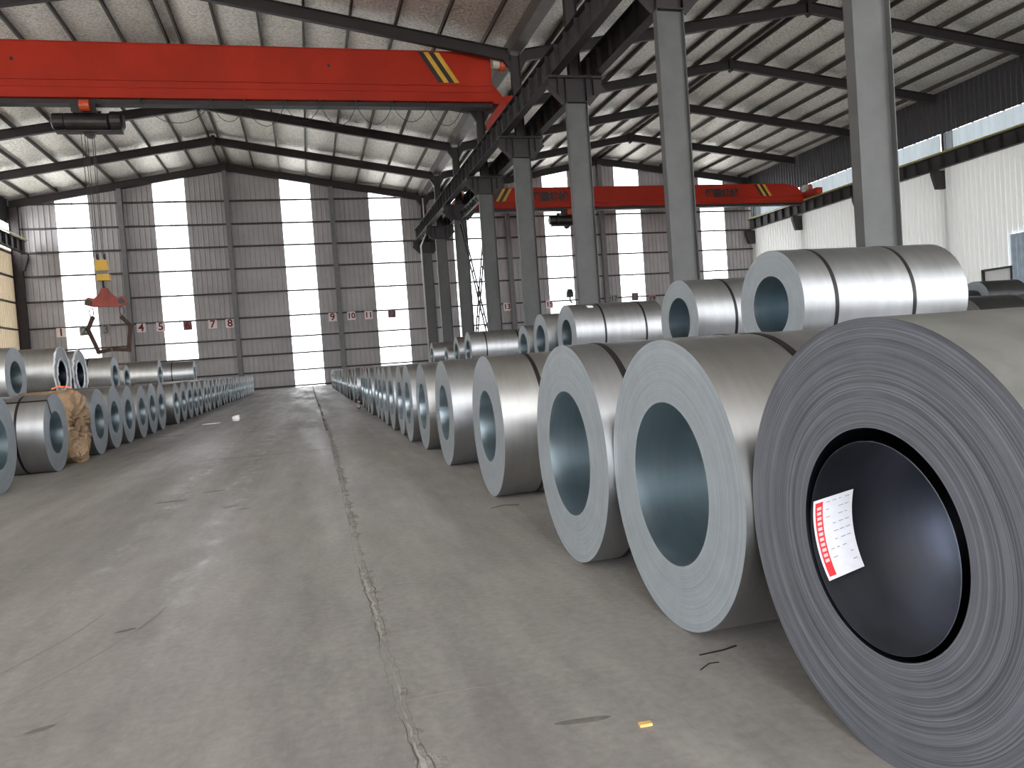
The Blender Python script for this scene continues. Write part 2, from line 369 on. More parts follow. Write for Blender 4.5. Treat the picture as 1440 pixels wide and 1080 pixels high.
for rad, cx, cy in ((2.6, -3.35, 4.6), (2.36, -3.4, 4.6)):       # curved tyre marks at lower left
    bm = bmesh.new(); prev = None
    for k in range(40):
        an = -1.15 + 1.0 * k / 39; wd = .005 * (1 + .8 * noise.noise(Vector((k * .35, rad, 0))))
        a = bm.verts.new((cx + math.cos(an) * (rad - wd), cy + math.sin(an) * (rad - wd), .0014)); b_ = bm.verts.new((cx + math.cos(an) * (rad + wd), cy + math.sin(an) * (rad + wd), .0014))
        if prev: bm.faces.new([prev[0], prev[1], b_, a])
        prev = (a, b_)
    m_ = bpy.data.materials.get('tyre mark') or plain('tyre mark', (.195, .18, .17), .7, 0, .1, 12)
    link('tyre_mark', mesh('tyre_mark', bm, m_), FL)
yard = box('yard', 'ground', -150, 150, -150, 200, -.4, -.05); yard['kind'] = 'structure'  # unseen ground outside, made pale to bounce daylight up onto the ceiling

# corrugated sheets
def corr(name, mat, a, b, zb, zt, fixed, axis, parent, pitch=.36, dep=.05, sgn=1):
    """trapezoid ribbed sheet running along u in [a,b]; axis 'Y' -> wall in XZ plane at y=fixed; 'X' -> wall in YZ plane at x=fixed"""
    bm = bmesh.new(); n = max(1, round((b - a) / pitch)); us = []
    p = (b - a) / n
    for i in range(n):
        u0 = a + i * p; us += [(u0, 0), (u0 + p * .66, 0), (u0 + p * .74, dep), (u0 + p * .92, dep)]
    us.append((b, 0)); prev = None
    for u, d in us:
        zt_ = zt(u) if callable(zt) else zt
        P0, P1 = ((u, fixed - sgn * d, zb), (u, fixed - sgn * d, zt_)) if axis == 'Y' else ((fixed - sgn * d, u, zb), (fixed - sgn * d, u, zt_))
        v0, v1 = bm.verts.new(P0), bm.verts.new(P1)
        if prev: bm.faces.new([prev[0], v0, v1, prev[1]])
        prev = (v0, v1)
    return link(name, mesh(name, bm, mat), parent)
def setting(name): o = link(name, None); o['kind'] = 'structure'; return o
GZ = [.1, 1.32, 2.65, 3.95, 5.58, 7.5, 9.34, 11.05, 12.76, 14.52]
WB = setting('wall_back')
edges = [XL - .3]
for a, b_, z0 in STRIPS: edges += [a, b_]
edges.append(XR + .3)
rt = lambda x: roof(x) + .62
for i in range(0, len(edges), 2): corr('wall_sheet', 'sheet', edges[i], edges[i + 1], 0, rt, Y1, 'Y', WB)
for a, b_, z0 in STRIPS:
    if z0 > .5: corr('wall_sheet', 'sheet', a, b_, 0, z0, Y1, 'Y', WB)
for z in GZ:
    xs = XL - .2
    spans = [(XL, XM - .2), (XM + .2, XR)]
    if z > 14.4: spans = [(-19.0, 9.0), (11.0, 39)]
    for a, b_ in spans: box('girt', 'girt', a, b_, Y1 - .2, Y1 - .06, z - .06, z + .06, WB)
for x in (-12.43, -5.0, 2.73, 16.86, 25.2, 32.2):
    box('wind_post', 'post', x - .17, x + .17, Y1 - .62, Y1 - .2, 0, roof(x) - .3, WB)
for i, (a, b_, z0) in enumerate(STRIPS):
    wn = setting('window_%d' % (i + 1)); zs = [z for z in GZ if z > z0 + .3]; lo = z0
    for z in zs + [99]:
        if lo > min(roof(a), roof(b_)): break
        hi = (lambda x: roof(x) - .05) if z == 99 or z > min(roof(a), roof(b_)) - .3 else z
        corr('pane', 'panel_back', a, b_, lo, hi, Y1 + .02, 'Y', wn, .56, .035)
        lo = z
        if callable(hi): break
    vs_ = bmesh.new(); prism(vs_, [(a, roof(a) - .1), (b_, roof(b_) - .1), (b_, roof(b_) + .6), (a, roof(a) + .6)], .03, 'Y', Y1 - .01); link('header_sheet', mesh('header_sheet', fixn(vs_), 'sheet'), wn)
    box('lap_rib', 'lip', (a + b_) / 2 - .02, (a + b_) / 2 + .02, Y1 - .03, Y1 - .005, z0, roof((a + b_) / 2), wn)
# near gable (behind the camera), open gates and daylight strips
WF = setting('wall_front')
cuts = sorted([(a, b_, z0, None) for a, b_, z0 in FSTRIPS])
xs = [XL - .3] + [v for c_ in cuts for v in c_[:2]] + [XR + .3]
def gate_top(x):
    for a, b_, zt in GATES:
        if a <= x <= b_: return zt
    return 0
def span_sheet(a, b_, zt, mat='sheet'):
    pts = sorted({a, b_} | {g for G in GATES for g in G[:2] if a < g < b_})
    for p, q in zip(pts, pts[1:]):
        z0 = gate_top((p + q) / 2)
        corr('wall_sheet', mat, p, q, z0, zt, Y0, 'Y', WF, .36, .05, -1)
for i in range(0, len(xs), 2): span_sheet(xs[i], xs[i + 1], rt)
for i, (a, b_, z0) in enumerate(FSTRIPS):
    g = gate_top((a + b_) / 2)
    if g < z0 - .01: span_sheet(a, b_, z0)
    wn = setting('window_%d' % (9 + i)); corr('pane', 'panel', a, b_, z0, lambda x: roof(x) + .62, Y0 - .02, 'Y', wn, .56, .035, -1)
# side walls
WR = setting('wall_right')
DOORY = (36.8, 38.8)
corr('wall_sheet', 'white_glow', Y0, 28.0, 0, 11.3, XR + .05, 'X', WR)
corr('wall_sheet', 'white_glow', 28.0, DOORY[0], 6.1, 11.3, XR + .05, 'X', WR)
corr('wall_sheet', 'white_glow', DOORY[0], DOORY[1], 4.25, 11.3, XR + .05, 'X', WR)
corr('wall_sheet', 'white_glow', DOORY[1], Y1, 0, 11.3, XR + .05, 'X', WR)
corr('upper_sheet', 'shaded_upper', Y0, Y1, 13.2, ZE + .75, XR + .05, 'X', WR)
wn = setting('window_17'); 
for n in range(-2, 8): corr('pane', 'panel_blue', FY(n) + .12, min(FY(n + 1) - .12, Y1), 11.3, 13.2, XR + .08, 'X', wn, .56, .03)
D1 = setting('door_1'); corr('door_sheet', 'blue_door', 28.0, 36.8, 0, 6.1, XR - .05, 'X', D1, .3, .03)
D2 = setting('door_2')
box('door_frame', 'blackp', XR - .12, XR + .02, 38.72, 38.86, 0, 4.3, D2); box('door_frame', 'blackp', XR - .12, XR + .02, 36.74, 36.86, 0, 4.3, D2); box('door_frame', 'blackp', XR - .12, XR + .02, 36.74, 38.86, 4.2, 4.32, D2)
corr('door_leaf', 'white_sheet', 36.86, 38.72, 0, 4.2, XR, 'X', D2, .3, .01)
WL = setting('wall_left')
corr('wall_sheet', 'cream_glow', Y0, Y1, 0, 11.3, XL - .05, 'X', WL, sgn=-1)
corr('upper_sheet', 'shaded_upper', Y0, Y1, 13.2, ZV + .75, XL - .05, 'X', WL, sgn=-1)
for z in GZ[:8]: box('girt', 'girt', XL, XL + .12, 30, Y1, z - .06, z + .06, WL)
wn = setting('window_18')
for n in range(-2, 8): corr('pane', 'panel', FY(n) + .12, min(FY(n + 1) - .12, Y1), 11.3, 13.2, XL - .08, 'X', wn, .56, .03, -1)

# ceiling: sagging foil between purlins
CE = setting('ceiling')
OFF = [.3, 2.13, 4.03, 5.93, 7.83, 9.73, 11.63, 13.53]
bm = bmesh.new()
segs = []
for R_, L_, G_, gx in ((RA, XL - .3, -1, 0), (RA, XM, 1, 0), (RB, XM, -1, 0), (RB, XR + .3, 1, 0)):
    knots = [R_] + [R_ + G_ * o for o in OFF if abs(o) < abs(L_ - R_) - .2] + [L_]
    segs.append(knots)
ny = 74
for knots in segs:
    cols = []
    for a, b_ in zip(knots, knots[1:]):
        m_ = 5 if abs(b_ - a) > 1 else 1
        for k in range(m_): cols.append((a + (b_ - a) * k / m_, math.sin(PI * k / m_)))
    cols.append((knots[-1], 0)); grid = []
    for x, s_ in cols:
        row = []
        for j in range(ny + 1):
            y = Y0 - .1 + (Y1 + .2 - Y0) * j / ny
            d = noise.noise(Vector((x * .5, y * .45, 0)))
            row.append(bm.verts.new((x, y, roof(x) + .50 - s_ * (.085 + .045 * d) - (.0 if s_ < .01 else .015 * noise.noise(Vector((x * 2, y * 2, 4)))))))
        grid.append(row)
    for r0, r1 in zip(grid, grid[1:]):
        for j in range(ny): bm.faces.new([r0[j], r0[j + 1], r1[j + 1], r1[j]])
link('insulation_foil', mesh('insulation_foil', bm, 'foil', True), CE)
# roof sheet above (blocks the sky)
bm = bmesh.new(); pts = [(XL - .5, roof(XL) + .72), (RA, ZRA + .8), (XM, ZV + .72), (RB, ZRB + .8), (XR + .5, ZE + .72)]
for (a, za), (b_, zb) in zip(pts, pts[1:]):
    vs = [bm.verts.new(q) for q in ((a, Y0 - .3, za), (b_, Y0 - .3, zb), (b_, Y1 + .3, zb), (a, Y1 + .3, za))]; bm.faces.new(vs)
link('roof_sheet', mesh('roof_sheet', bm, 'sheet'), CE)
for knots in segs:
    for x in knots[1:-1]:
        z = roof(x); box('purlin', 'purlin', x - .045, x + .045, Y0, Y1, z + .27, z + .50, CE)
# valley gutter between the bays
GU = setting('trim_1')
bm = bmesh.new()
for pr in ([(-.42, .62), (-.40, .62), (-.25, .12), (-.27, .12)], [(.40, .62), (.42, .62), (.27, .12), (.25, .12)]):
    prism(bm, [(XM + p[0], ZV + .02 + p[1] * .9) for p in pr], Y1 - Y0, 'Y', (Y0 + Y1) / 2)
bx(bm, XM - .26, XM + .26, Y0, Y1, ZV + .10, ZV + .13)
link('gutter_trough', mesh('gutter_trough', fixn(bm), 'gutter'), GU)
box('gutter_lit_edge', 'lip', XM + .27, XM + .31, Y0, Y1, ZV + .09, ZV + .15, GU)  # pale strip added as the lit edge of the trough

# ---------------------------------------------------------------- steel frame
def hcol(x, y, zt, wx, dy, mat, fl=.02, web=.014):
    W = bmesh.new(); bx(W, x - wx / 2 + fl, x + wx / 2 - fl, y - web / 2, y + web / 2, 0, zt)
    A = bmesh.new(); bx(A, x - wx / 2, x - wx / 2 + fl, y - dy / 2, y + dy / 2, 0, zt)
    B = bmesh.new(); bx(B, x + wx / 2 - fl, x + wx / 2, y - dy / 2, y + dy / 2, 0, zt)
    return W, A, B
WN = dict(enumerate('zero one two three four five six seven eight nine ten eleven twelve thirteen fourteen fifteen sixteen seventeen eighteen nineteen'.split()))
OW = 'first second third fourth fifth sixth seventh eighth ninth tenth eleventh twelfth thirteenth fourteenth fifteenth sixteenth seventeenth eighteenth nineteenth twentieth'.split()
OW += ['twenty-' + q for q in OW[:9]] + ['thirtieth'] + ['thirty-' + q for q in OW[:9]] + ['fortieth'] + ['forty-' + q for q in OW[:9]]
ORD = {1: 'nearest the camera', 2: 'second from the camera', 3: 'third from the camera', 4: 'fourth from the camera', 5: 'fifth from the camera', 6: 'sixth from the camera', 7: 'seventh from the camera, next to the back wall', 8: 'standing against the back wall'}
for n in range(1, 9):
    y = FY(n) if n < 8 else Y1 - .45
    T = thing('steel_column', 'tall grey H-section steel column in the middle row, ' + ORD[n], 'column', (XM, y, 0), 'middle row columns')
    for nm, b_ in zip(('web', 'flange', 'flange'), hcol(0, 0, 10.2, .78, .24, 0)): link(nm, mesh(nm, b_, 'steel_grey'), T)
    # bracket head carrying both runway beams
    bm = bmesh.new(); prism(bm, [(-1.0, 10.9), (1.0, 10.9), (1.0, 10.62), (.4, 10.0), (-.4, 10.0), (-1.0, 10.62)], .05)
    bx(bm, -1.02, 1.02, -.16, .16, 10.82, 10.90); bx(bm, -.40, .40, -.16, .16, 9.96, 10.0)
    for sx in (-1, 1): bar(bm, (sx * 1.0, 0, 10.6), (sx * .4, 0, 9.98), .3, .03, Vector((0, 1, 0))); bx(bm, sx * .66 - .015, sx * .66 + .015, -.15, .15, 10.25, 10.82)
    bx(bm, -.40, -.37, -.16, .16, 10.0, 10.85); bx(bm, .37, .40, -.16, .16, 10.0, 10.85)
    link('bracket_head', mesh('bracket_head', fixn(bm), 'steel_dark'), T)
    bm = bmesh.new(); top = ZV + .02
    bx(bm, -.21, -.19, -.13, .13, 10.9, top); bx(bm, .19, .21, -.13, .13, 10.9, top); bx(bm, -.19, .19, -.006, .006, 10.9, top)
    prism(bm, [(-.2, top - .75), (-.2, top - .25), (-.55, top - .2)], .2); prism(bm, [(.2, top - .75), (.2, top - .25), (.55, top - .2)], .2)
    link('upper_post', mesh('upper_post', fixn(bm), 'steel_dark'), T)
for side, x0, lab, zt in ((1, XR + .46, 'right', ZE), (-1, XL + .45, 'left', ZV)):
    for n in range(3, 9):
        y = FY(n) if n < 8 else Y1 - .45
        T = thing('wall_column', 'dark steel column standing against the %s side wall, %s' % (lab, {8: 'in the back corner'}.get(n, OW[8 - n] + ' from the back corner')), 'column', (x0, y, 0), '%s wall columns' % lab)
        for nm, b_ in zip(('web', 'flange', 'flange'), hcol(0, 0, zt - .1, .62, .3, 0)): link(nm, mesh(nm, b_, 'steel_dark' if side < 0 or n == 8 else 'steel_dark'), T)
        bm = bmesh.new(); s = -side
        x_ = 1.3 if side > 0 else .72; prism(bm, [(s * .3, 10.9), (s * x_, 10.9), (s * x_, 10.62), (s * (x_ - .28), 9.75), (s * .3, 9.75)], .26); link('bracket', mesh('bracket', fixn(bm), 'steel_dark'), T)
# rafters
def ibeam(bm, a, b_, dep, wd):
    a = Vector(a); b_ = Vector(b_); u = Vector((0, 0, dep / 2))
    bar(bm, a + u, b_ + u, wd, .03); bar(bm, a - u, b_ - u, wd, .03)
    vs = [bm.verts.new(p + Vector((0, s * .008, z))) for s in (-1, 1) for p, z in ((a, -dep / 2), (b_, -dep / 2), (b_, dep / 2), (a, dep / 2))]
    bm.faces.new(vs[:4]); bm.faces.new(vs[4:][::-1])
for n in range(2, 9):
    y = FY(n) if n < 8 else Y1 - .4
    for lab, xa, za, xr, zr, xb, zb in (('left', XL + .2, ZV, RA, ZRA, XM - .2, ZV), ('right', XM + .2, ZV, RB, ZRB, XR - .2, ZE)):
        T = thing('roof_rafter', 'dark steel pitched roof rafter over the %s bay, %s' % (lab, 'against the back wall' if n == 8 else OW[8 - n] + ' from the back wall'), 'roof beam', (xr, y, zr), 'rafters of the %s bay' % lab)
        for p, q in (((xa, za), (xr - .02, zr)), ((xr + .02, zr), (xb, zb))):
            bm = bmesh.new(); ibeam(bm, (p[0] - xr, 0, p[1] - zr), (q[0] - xr, 0, q[1] - zr), .50, .24); link('beam', mesh('beam', fixn(bm), 'steel_dark'), T)
        bm = bmesh.new(); prism(bm, [(-.12, .34), (.12, .34), (.12, -.30), (.0, -.44), (-.12, -.30)], .28); link('ridge_plate', mesh('ridge_plate', fixn(bm), 'steel_dark'), T)
# crane runways
bm = bmesh.new(); bx(bm, -.17, -.008, -.008, .008, -.40, .40); bx(bm, .008, .17, -.008, .008, -.40, .40); ST = mesh('stiffener', fixn(bm), 'runway')
for x, lab, ya, mat, bars in ((XM - .78, 'left side of the middle columns', Y0 + 1, 'runway', 0), (XM + .78, 'right side of the middle columns', Y0 + 1, 'runway', 0), (XR - .62, 'right wall', Y0 + 1, 'runway', 1), (XL + 1.1, 'left wall', Y0 + 1, 'runway', 1)):
    T = thing('crane_runway', 'dark steel crane runway beam with rail, along the ' + lab, 'crane rail', (x, ya, 10.9))
    L_ = Y1 - .9 - ya
    for nm, d in (('web', (-.009, .009, .03, .83)), ('top_flange', (-.19, .19, .83, .86)), ('bottom_flange', (-.17, .17, 0, .03))):
        box(nm, mat, d[0], d[1], 0, L_, d[2], d[3], T)
    box('rail', 'rail', -.035, .035, 0, L_, .86, .97, T)
    k = 0; y = .4
    while y < L_ - .2:
        link('stiffener', ST, T, (0, y, .43)); y += 1.0576
    if bars: 
        s = 1 if x > 0 else -1
        box('conductor_bar', 'yellowbar', -s * .27 - .03, -s * .27 + .03, 0, L_, .90, .97, T)
# cross bracing in the middle row between two columns
T = thing('cross_bracing', 'black lattice cross bracing between two middle row columns near the back wall', 'bracing', (XM, FY(5), 0))
def ladder(a, b_):
    bm = bmesh.new(); a = Vector(a); b_ = Vector(b_); d = (b_ - a).normalized(); s = d.cross(Vector((1, 0, 0))).normalized() * .24
    bar(bm, a + s, b_ + s, .07, .07); bar(bm, a - s, b_ - s, .07, .07); n = int((b_ - a).length / .8)
    for k in range(1, n): p = a + (b_ - a) * (k / n); bar(bm, p - s, p + s, .05, .05, Vector((1, 0, 0)))
    link('lattice_brace', mesh('lattice_brace', fixn(bm), 'blackp'), T)
ladder((0, .25, .3), (0, S - .25, 9.8)); ladder((.12, S - .25, .3), (.12, .25, 9.8))
bm = bmesh.new(); 
for z in (9.9, 10.4): bar(bm, (0, .1, z), (0, S - .1, z), .08, .08)
for k in range(8): bar(bm, (0, .3 + k * .87, 9.9), (0, .3 + k * .87 + .43, 10.4), .05, .05); bar(bm, (0, .3 + k * .87 + .43, 10.4), (0, .3 + k * .87 + .87, 9.9), .05, .05)
link('lattice_girder', mesh('lattice_girder', fixn(bm), 'blackp'), T)
# drain pipe by the back corner of the middle row
bm = bmesh.new(); tube(bm, [(0, 0, 0), (0, 0, 10.5), (.42, 0, 11.35), (.42, 0, 14.3)], .07, 8); o = link('drain_pipe', mesh('drain_pipe', bm, 'pipe', True), None, (9.45, 62.9, 0)); tag(o, 'white drain pipe with an elbow beside the last middle column at the back wall', 'pipe')
for yy, xx, z0, z1 in ((FY(6), 9.45, 0, 9.9), (FY(5), 9.47, 0, 9.9)):
    pass
# number plates on the back wall
def plate(n, x, z, mat='plate', dm='digit', sz=.62, txt=None):
    cond = {'plate': 'white', 'plate_grey': 'grey', 'plate_backlit': 'dark backlit'}[mat]
    o = box('number_plate', mat, -sz / 2, sz / 2, -.01, .01, -sz / 2 - .02, sz / 2 + .02); o.location = (x, Y1 - .24, z)
    tag(o, '%s square plate with numeral %s on the back wall' % (cond, WN[n]), 'sign', 'number plates on the back wall')
    me = text_mesh(str(txt or n), .78 if n < 10 else .6, .004, .018); me.materials.append(MT[dm]); link('numeral', me, o, (0, -.016, 0), (PI / 2, 0, 0))
for n, x, z, mt, dm in ((1, -17.12, 5.23, 'plate', 'digit'), (2, -15.6, 5.25, 'plate_grey', 'digit_grey'), (3, -14.14, 5.25, 'plate_grey', 'digit_grey'), (4, -11.75, 5.25, 'plate', 'digit'), (5, -10.4, 5.25, 'plate', 'digit'), (6, -8.52, 5.22, 'plate_backlit', 'digit'), (7, -6.75, 5.22, 'plate', 'digit'), (8, -5.5, 5.22, 'plate', 'digit'),
                        (9, 2.15, 5.26, 'plate', 'digit'), (10, 3.6, 5.28, 'plate', 'digit'), (11, 4.96, 5.27, 'plate', 'digit'), (12, 6.8, 5.28, 'plate_backlit', 'digit_grey'), (13, 16.36, 5.31, 'plate', 'digit'), (14, 18.3, 5.3, 'plate', 'digit'), (15, 20.05, 5.32, 'plate', 'digit'), (16, 23.8, 5.5, 'plate_grey', 'digit_grey'), (17, 25.9, 5.5, 'plate_grey', 'digit_grey'), (18, 27.84, 5.58, 'plate_backlit', 'digit_grey'), (19, 29.45, 5.33, 'plate_grey', 'digit')):
    plate(n, x, z, mt, dm)

# ---------------------------------------------------------------- overhead cranes
def crane(label, yf, xa, xb, zb, zt, stripes, marks, railz=11.87):
    T = thing('overhead_crane', label, 'crane', (xa, yf, zb))
    h = zt - zb; L_ = xb - xa; W = .7
    bm = bmesh.new(); tp = .0 if h > 2 else 1.0; prism(bm, [(.0, h * (.45 if tp else .98)), (tp * 1.6 + .01, h), (L_ - tp * 1.6 - .01, h), (L_ - .5 * tp - .005, h * (.85 if tp else .99)), (L_, h * (.5 if tp else .98)), (L_, .12), (0, .12)], W, 'Y', W / 2)
    link('box_girder', mesh('box_girder', fixn(bm), 'red'), T)
    box('top_plate', 'red', 1.6 * tp, L_ - 1.6 * tp, -.05, W + .05, h, h + .03, T)
    box('stiffening_angle', 'red', .05, L_ - .05, -.06, 0, h * .36, h * .36 + .05, T)
    box('stiffening_angle', 'red', .05, L_ - .05, -.035, 0, h * .24, h * .24 + .04, T)
    box('lower_beam', 'steel_dark', .0, L_, .12, .60, -.06, .12, T)
    box('ledge', 'red', .0, L_, -.1, .0, .12, .17, T)
    for e, s in ((0, -1), (L_, 1)):
        x0, x1 = (e - .75, e + .05) if s < 0 else (e - .05, e + .75)
        et = box('end_truck', 'red', x0 + (.2 if s > 0 else .1), x1 - (.1 if s > 0 else .2), -1.5, 2.2, railz - zb + .05, railz - zb + .5, T)
        for yy in (-1.2, 1.9):
            bm = bmesh.new(); tube(bm, [((x0 + x1) / 2 - .1, yy, railz - zb + .24), ((x0 + x1) / 2 + .1, yy, railz - zb + .24)], .22, 16); link('wheel', mesh('wheel', bm, 'orange', False), et)
        bm = bmesh.new(); lo_ = max(.1, railz - zb + .08); prism(bm, [(e, max(h * .45, lo_ + .3)), (e, lo_), (e + s * .55, lo_), (e + s * .55, lo_ + .25)], .5, 'Y', W / 2); link('end_bracket', mesh('end_bracket', fixn(bm), 'red'), T)
        bm = bmesh.new(); tube(bm, [(e + s * .05, -.1, h * .78), (e + s * .35, -.1, h * .78)], .2, 12); link('travel_motor', mesh('travel_motor', bm, 'cream'), T)
        bm = bmesh.new(); tube(bm, [(e + s * .35, -.1, h * .76), (e + s * .62, -.1, h * .76)], .28, 12); link('gearbox', mesh('gearbox', bm, 'orange'), T)
    for x, s in stripes:
        for k in range(4):
            bm = bmesh.new(); a = x - xa + k * .235 * 1.0; zt_, z0 = h - .02, h * .42
            sh = .8 * s * (h / 2.2)
            prism(bm, [(a, zt_), (a + .22, zt_), (a + .22 + sh, z0), (a + sh, z0)], .012, 'Y', -.008)
            o = link('hazard_stripe', mesh('hazard_stripe', fixn(bm), 'blackp' if k % 2 == 0 else 'yellow'), T)
            o['label'] = 'black diagonal stripe' if k % 2 == 0 else 'yellow diagonal stripe'
    for x, wd, hh, s_ in marks:
        me = text_mesh(s_, hh * 1.25, .003, .03); me.materials.append(MT['blackp']); link('lettering', me, T, (x - xa, -.012, h * .57), (PI / 2, 0, 0))
    for x in (xa + L_ * .19, xa + L_ * .62):
        bm = bmesh.new(); tube(bm, [(0, -.012, 0), (0, .0, 0)], .07, 12); link('lifting_hole', mesh('lifting_hole', bm, 'blackp'), T, (L_ * .3 if x < xa + L_ * .3 else L_ * .74, 0, h * .7))
    return T
CA = crane('long red overhead crane girder with hazard stripes spanning the left bay', 34.6, XL + 1.5, 8.95, 12.45, 14.75, [(5.70, 1)], [])
CB = crane('red overhead crane girder spanning the right bay near the back wall', 54.0, 11.4, 38.35, 11.45, 13.0, [(34.1, 1), (13.95, -1)], [(17.6, 1.8, .55, '起重机械'), (31.3, 1.8, .55, '起重机械')])
# festoon cable loops under the left crane
fx = [-5.7, -3.0, -1.7, -.1, 1.35, 2.85, 4.4, 5.95, 7.5]
FZ = thing('festoon_cable', 'thin black power cable hanging in loops under the left red crane', 'cable', (fx[0], 34.5, 12.45))
for a, b_ in zip(fx, fx[1:]):
    bm = bmesh.new(); pts = []
    sag = .75 + .35 * random.random()
    for k in range(17):
        u = k / 16; pts.append((a + (b_ - a) * u - fx[0], 0, -.02 - sag * (1 - (2 * u - 1) ** 2) ** .8))
    tube(bm, pts, .014, 5, False); link('cable_loop', mesh('cable_loop', bm, 'rope'), FZ)
    bm = bmesh.new(); tube(bm, [(a - fx[0], 0, 0), (a - fx[0], 0, .12)], .05, 8); link('cable_trolley', mesh('cable_trolley', bm, 'blackp'), FZ)
# hoists
def hoist(label, x, y, zb, drop, s, withblock):
    T = thing('rope_hoist', label, 'hoist', (x, y, zb))
    bm = bmesh.new(); bx(bm, -.45 * s, .35 * s, -.28, .28, -.25 * s, .0); bx(bm, -.5 * s, .4 * s, -.3, -.24, -.2 * s, .11); bx(bm, -.5 * s, .4 * s, .62, .68, -.2 * s, .11); link('trolley_frame', mesh('trolley_frame', fixn(bm), 'hoist'), T)
    bm = bmesh.new(); tube(bm, [(-.85 * s, .1, -.52 * s), (-.8 * s, .1, -.52 * s), (.75 * s, .1, -.52 * s), (.8 * s, .1, -.52 * s)], [.30 * s, .36 * s, .36 * s, .30 * s], 20); link('rope_drum', mesh('rope_drum', fixn(bm), 'hoist', False), T)
    bm = bmesh.new(); tube(bm, [(.8 * s, .1, -.48 * s), (.86 * s, .1, -.48 * s), (1.25 * s, .1, -.48 * s), (1.33 * s, .1, -.48 * s)], [.26 * s, .40 * s, .40 * s, .28 * s], 18); link('hoist_motor', mesh('hoist_motor', fixn(bm), 'hoist', False), T)
    bm = bmesh.new(); tube(bm, [(-1.3 * s, .1, -.5 * s), (-1.25 * s, .1, -.5 * s), (-.85 * s, .1, -.5 * s)], [.26 * s, .34 * s, .34 * s], 16); link('gear_case', mesh('gear_case', fixn(bm), 'hoist'), T)
    bm = bmesh.new(); tube(bm, [(-.12 * s, -.48, -.02 * s), (.24 * s, -.48, -.02 * s)], .22 * s, 14); link('drive_motor', mesh('drive_motor', fixn(bm), 'orange'), T)
    box('lower_frame', 'steel_dark', -1.2 * s, 1.25 * s, -.1, .3, -.94 * s, -.87 * s, T)
    bm = bmesh.new(); tube(bm, [(.02, -.02, -.95 * s), (.02, .22, -.95 * s)], .2 * s, 14); link('rope_sheave', mesh('rope_sheave', fixn(bm), 'hoist'), T)
    for k, (dx, dy) in enumerate(((-.28, 0), (-.17, .1), (-.06, 0), (.10, .1), (.2, 0))[:5 if withblock else 3]):
        bm = bmesh.new(); tube(bm, [(dx * s, dy, -.7 * s), (dx * .75 * s, dy, -drop)], .013, 5); link('wire_rope', mesh('wire_rope', bm, 'rope'), T)
    return T
HX, HY = -7.78, 34.95
hoist('dark rope hoist under the left red crane carrying the coil tongs', HX, HY, 12.26, 5.96, 1.0, True)
HB = thing('hook_block', 'yellow and grey hook block hanging on wire ropes above the coil tongs', 'hook', (HX + .05, HY, 5.35))
for sx in (-1, 1):
    bm = bmesh.new(); tube(bm, [(sx * .13 - .04, .05, 1.0), (sx * .13 + .04, .05, 1.0)], .12, 12); link('sheave', mesh('sheave', fixn(bm), 'hoist'), HB)
bm = bmesh.new(); prism(bm, [(-.22, .85), (.22, .85), (.26, .42), (-.2, .42)], .3); link('upper_housing', mesh('upper_housing', fixn(bm), 'yellow'), HB)
box('middle_plate', 'link', -.2, .22, -.12, .12, .28, .42, HB)
bm = bmesh.new(); prism(bm, [(-.2, .28), (.27, .28), (.27, .02), (-.2, .02)], .28); link('lower_housing', mesh('lower_housing', fixn(bm), 'yellow'), HB)
bm = bmesh.new(); tube(bm, [(0, 0, .05), (0, 0, -.25), (.1, 0, -.38), (.12, 0, -.52), (.02, 0, -.62), (-.1, 0, -.55), (-.12, 0, -.45)], [.05, .05, .055, .06, .06, .05, .03], 8); link('hook', mesh('hook', bm, 'hoist', True), HB)
TG = thing('coil_tongs', 'red spreader beam with rusty C-shaped coil tongs hanging from the yellow hook', 'tongs', (HX + .08, HY, 2.45))
def arc_pts():
    return [(-.78, 1.98), (-.74, 2.2), (-.62, 2.28), (-.42, 2.22), (-.22, 2.38), (-.1, 2.62), (.1, 2.62), (.24, 2.38), (.44, 2.22), (.64, 2.26), (.76, 2.16), (.78, 1.94), (.5, 1.86), (-.5, 1.88)]
bm = bmesh.new(); prism(bm, arc_pts(), .16); link('spreader_beam', mesh('spreader_beam', fixn(bm), 'redrust'), TG)
for sx in (-1, 1):
    bm = bmesh.new(); tube(bm, [(sx * .60, -.14, 2.06), (sx * .60, .14, 2.06)], .12, 12); link('pivot_pin', mesh('pivot_pin', fixn(bm), 'hoist'), TG)
    bm = bmesh.new(); cx, cz = sx * .56, 1.68; pts = [(cx + .075 * math.sin(2 * PI * k / 16), 0, cz + .19 * math.cos(2 * PI * k / 16)) for k in range(17)]; tube(bm, pts, .022, 6, False); link('chain_link', mesh('chain_link', bm, 'link', True), TG)
    bm = bmesh.new()
    if sx < 0: ps = [(-.54, 1.44), (-.74, 1.0), (-.42, .06), (.04, .13)]
    else: ps = [(.56, 1.40), (.84, 1.05), (.70, .08), (.10, .13)]
    for (a, c_), (b_, d_) in zip(ps, ps[1:]): bar(bm, (a, 0, c_), (b_, 0, d_), .14, .15, Vector((0, 1, 0)))
    for a, c_ in ps[:3]: tube(bm, [(a, -.09, c_), (a, .09, c_)], .085, 12)
    o = link('tong_arm', mesh('tong_arm', fixn(bm), 'rust'), TG)
hoist('small dark rope hoist under the right bay crane', 18.9, 54.35, 11.26, 5.66, 1.0, False)
HB = thing('hook_block', 'black hook block hanging in front of a daylight strip in the right bay', 'hook', (18.75, 54.35, 4.6))
bm = bmesh.new(); bx(bm, -.22, .22, -.15, .15, .55, .95); tube(bm, [(-.16, 0, .95), (.16, 0, .95)], .2, 12); link('block_housing', mesh('block_housing', fixn(bm), 'blackp'), HB)
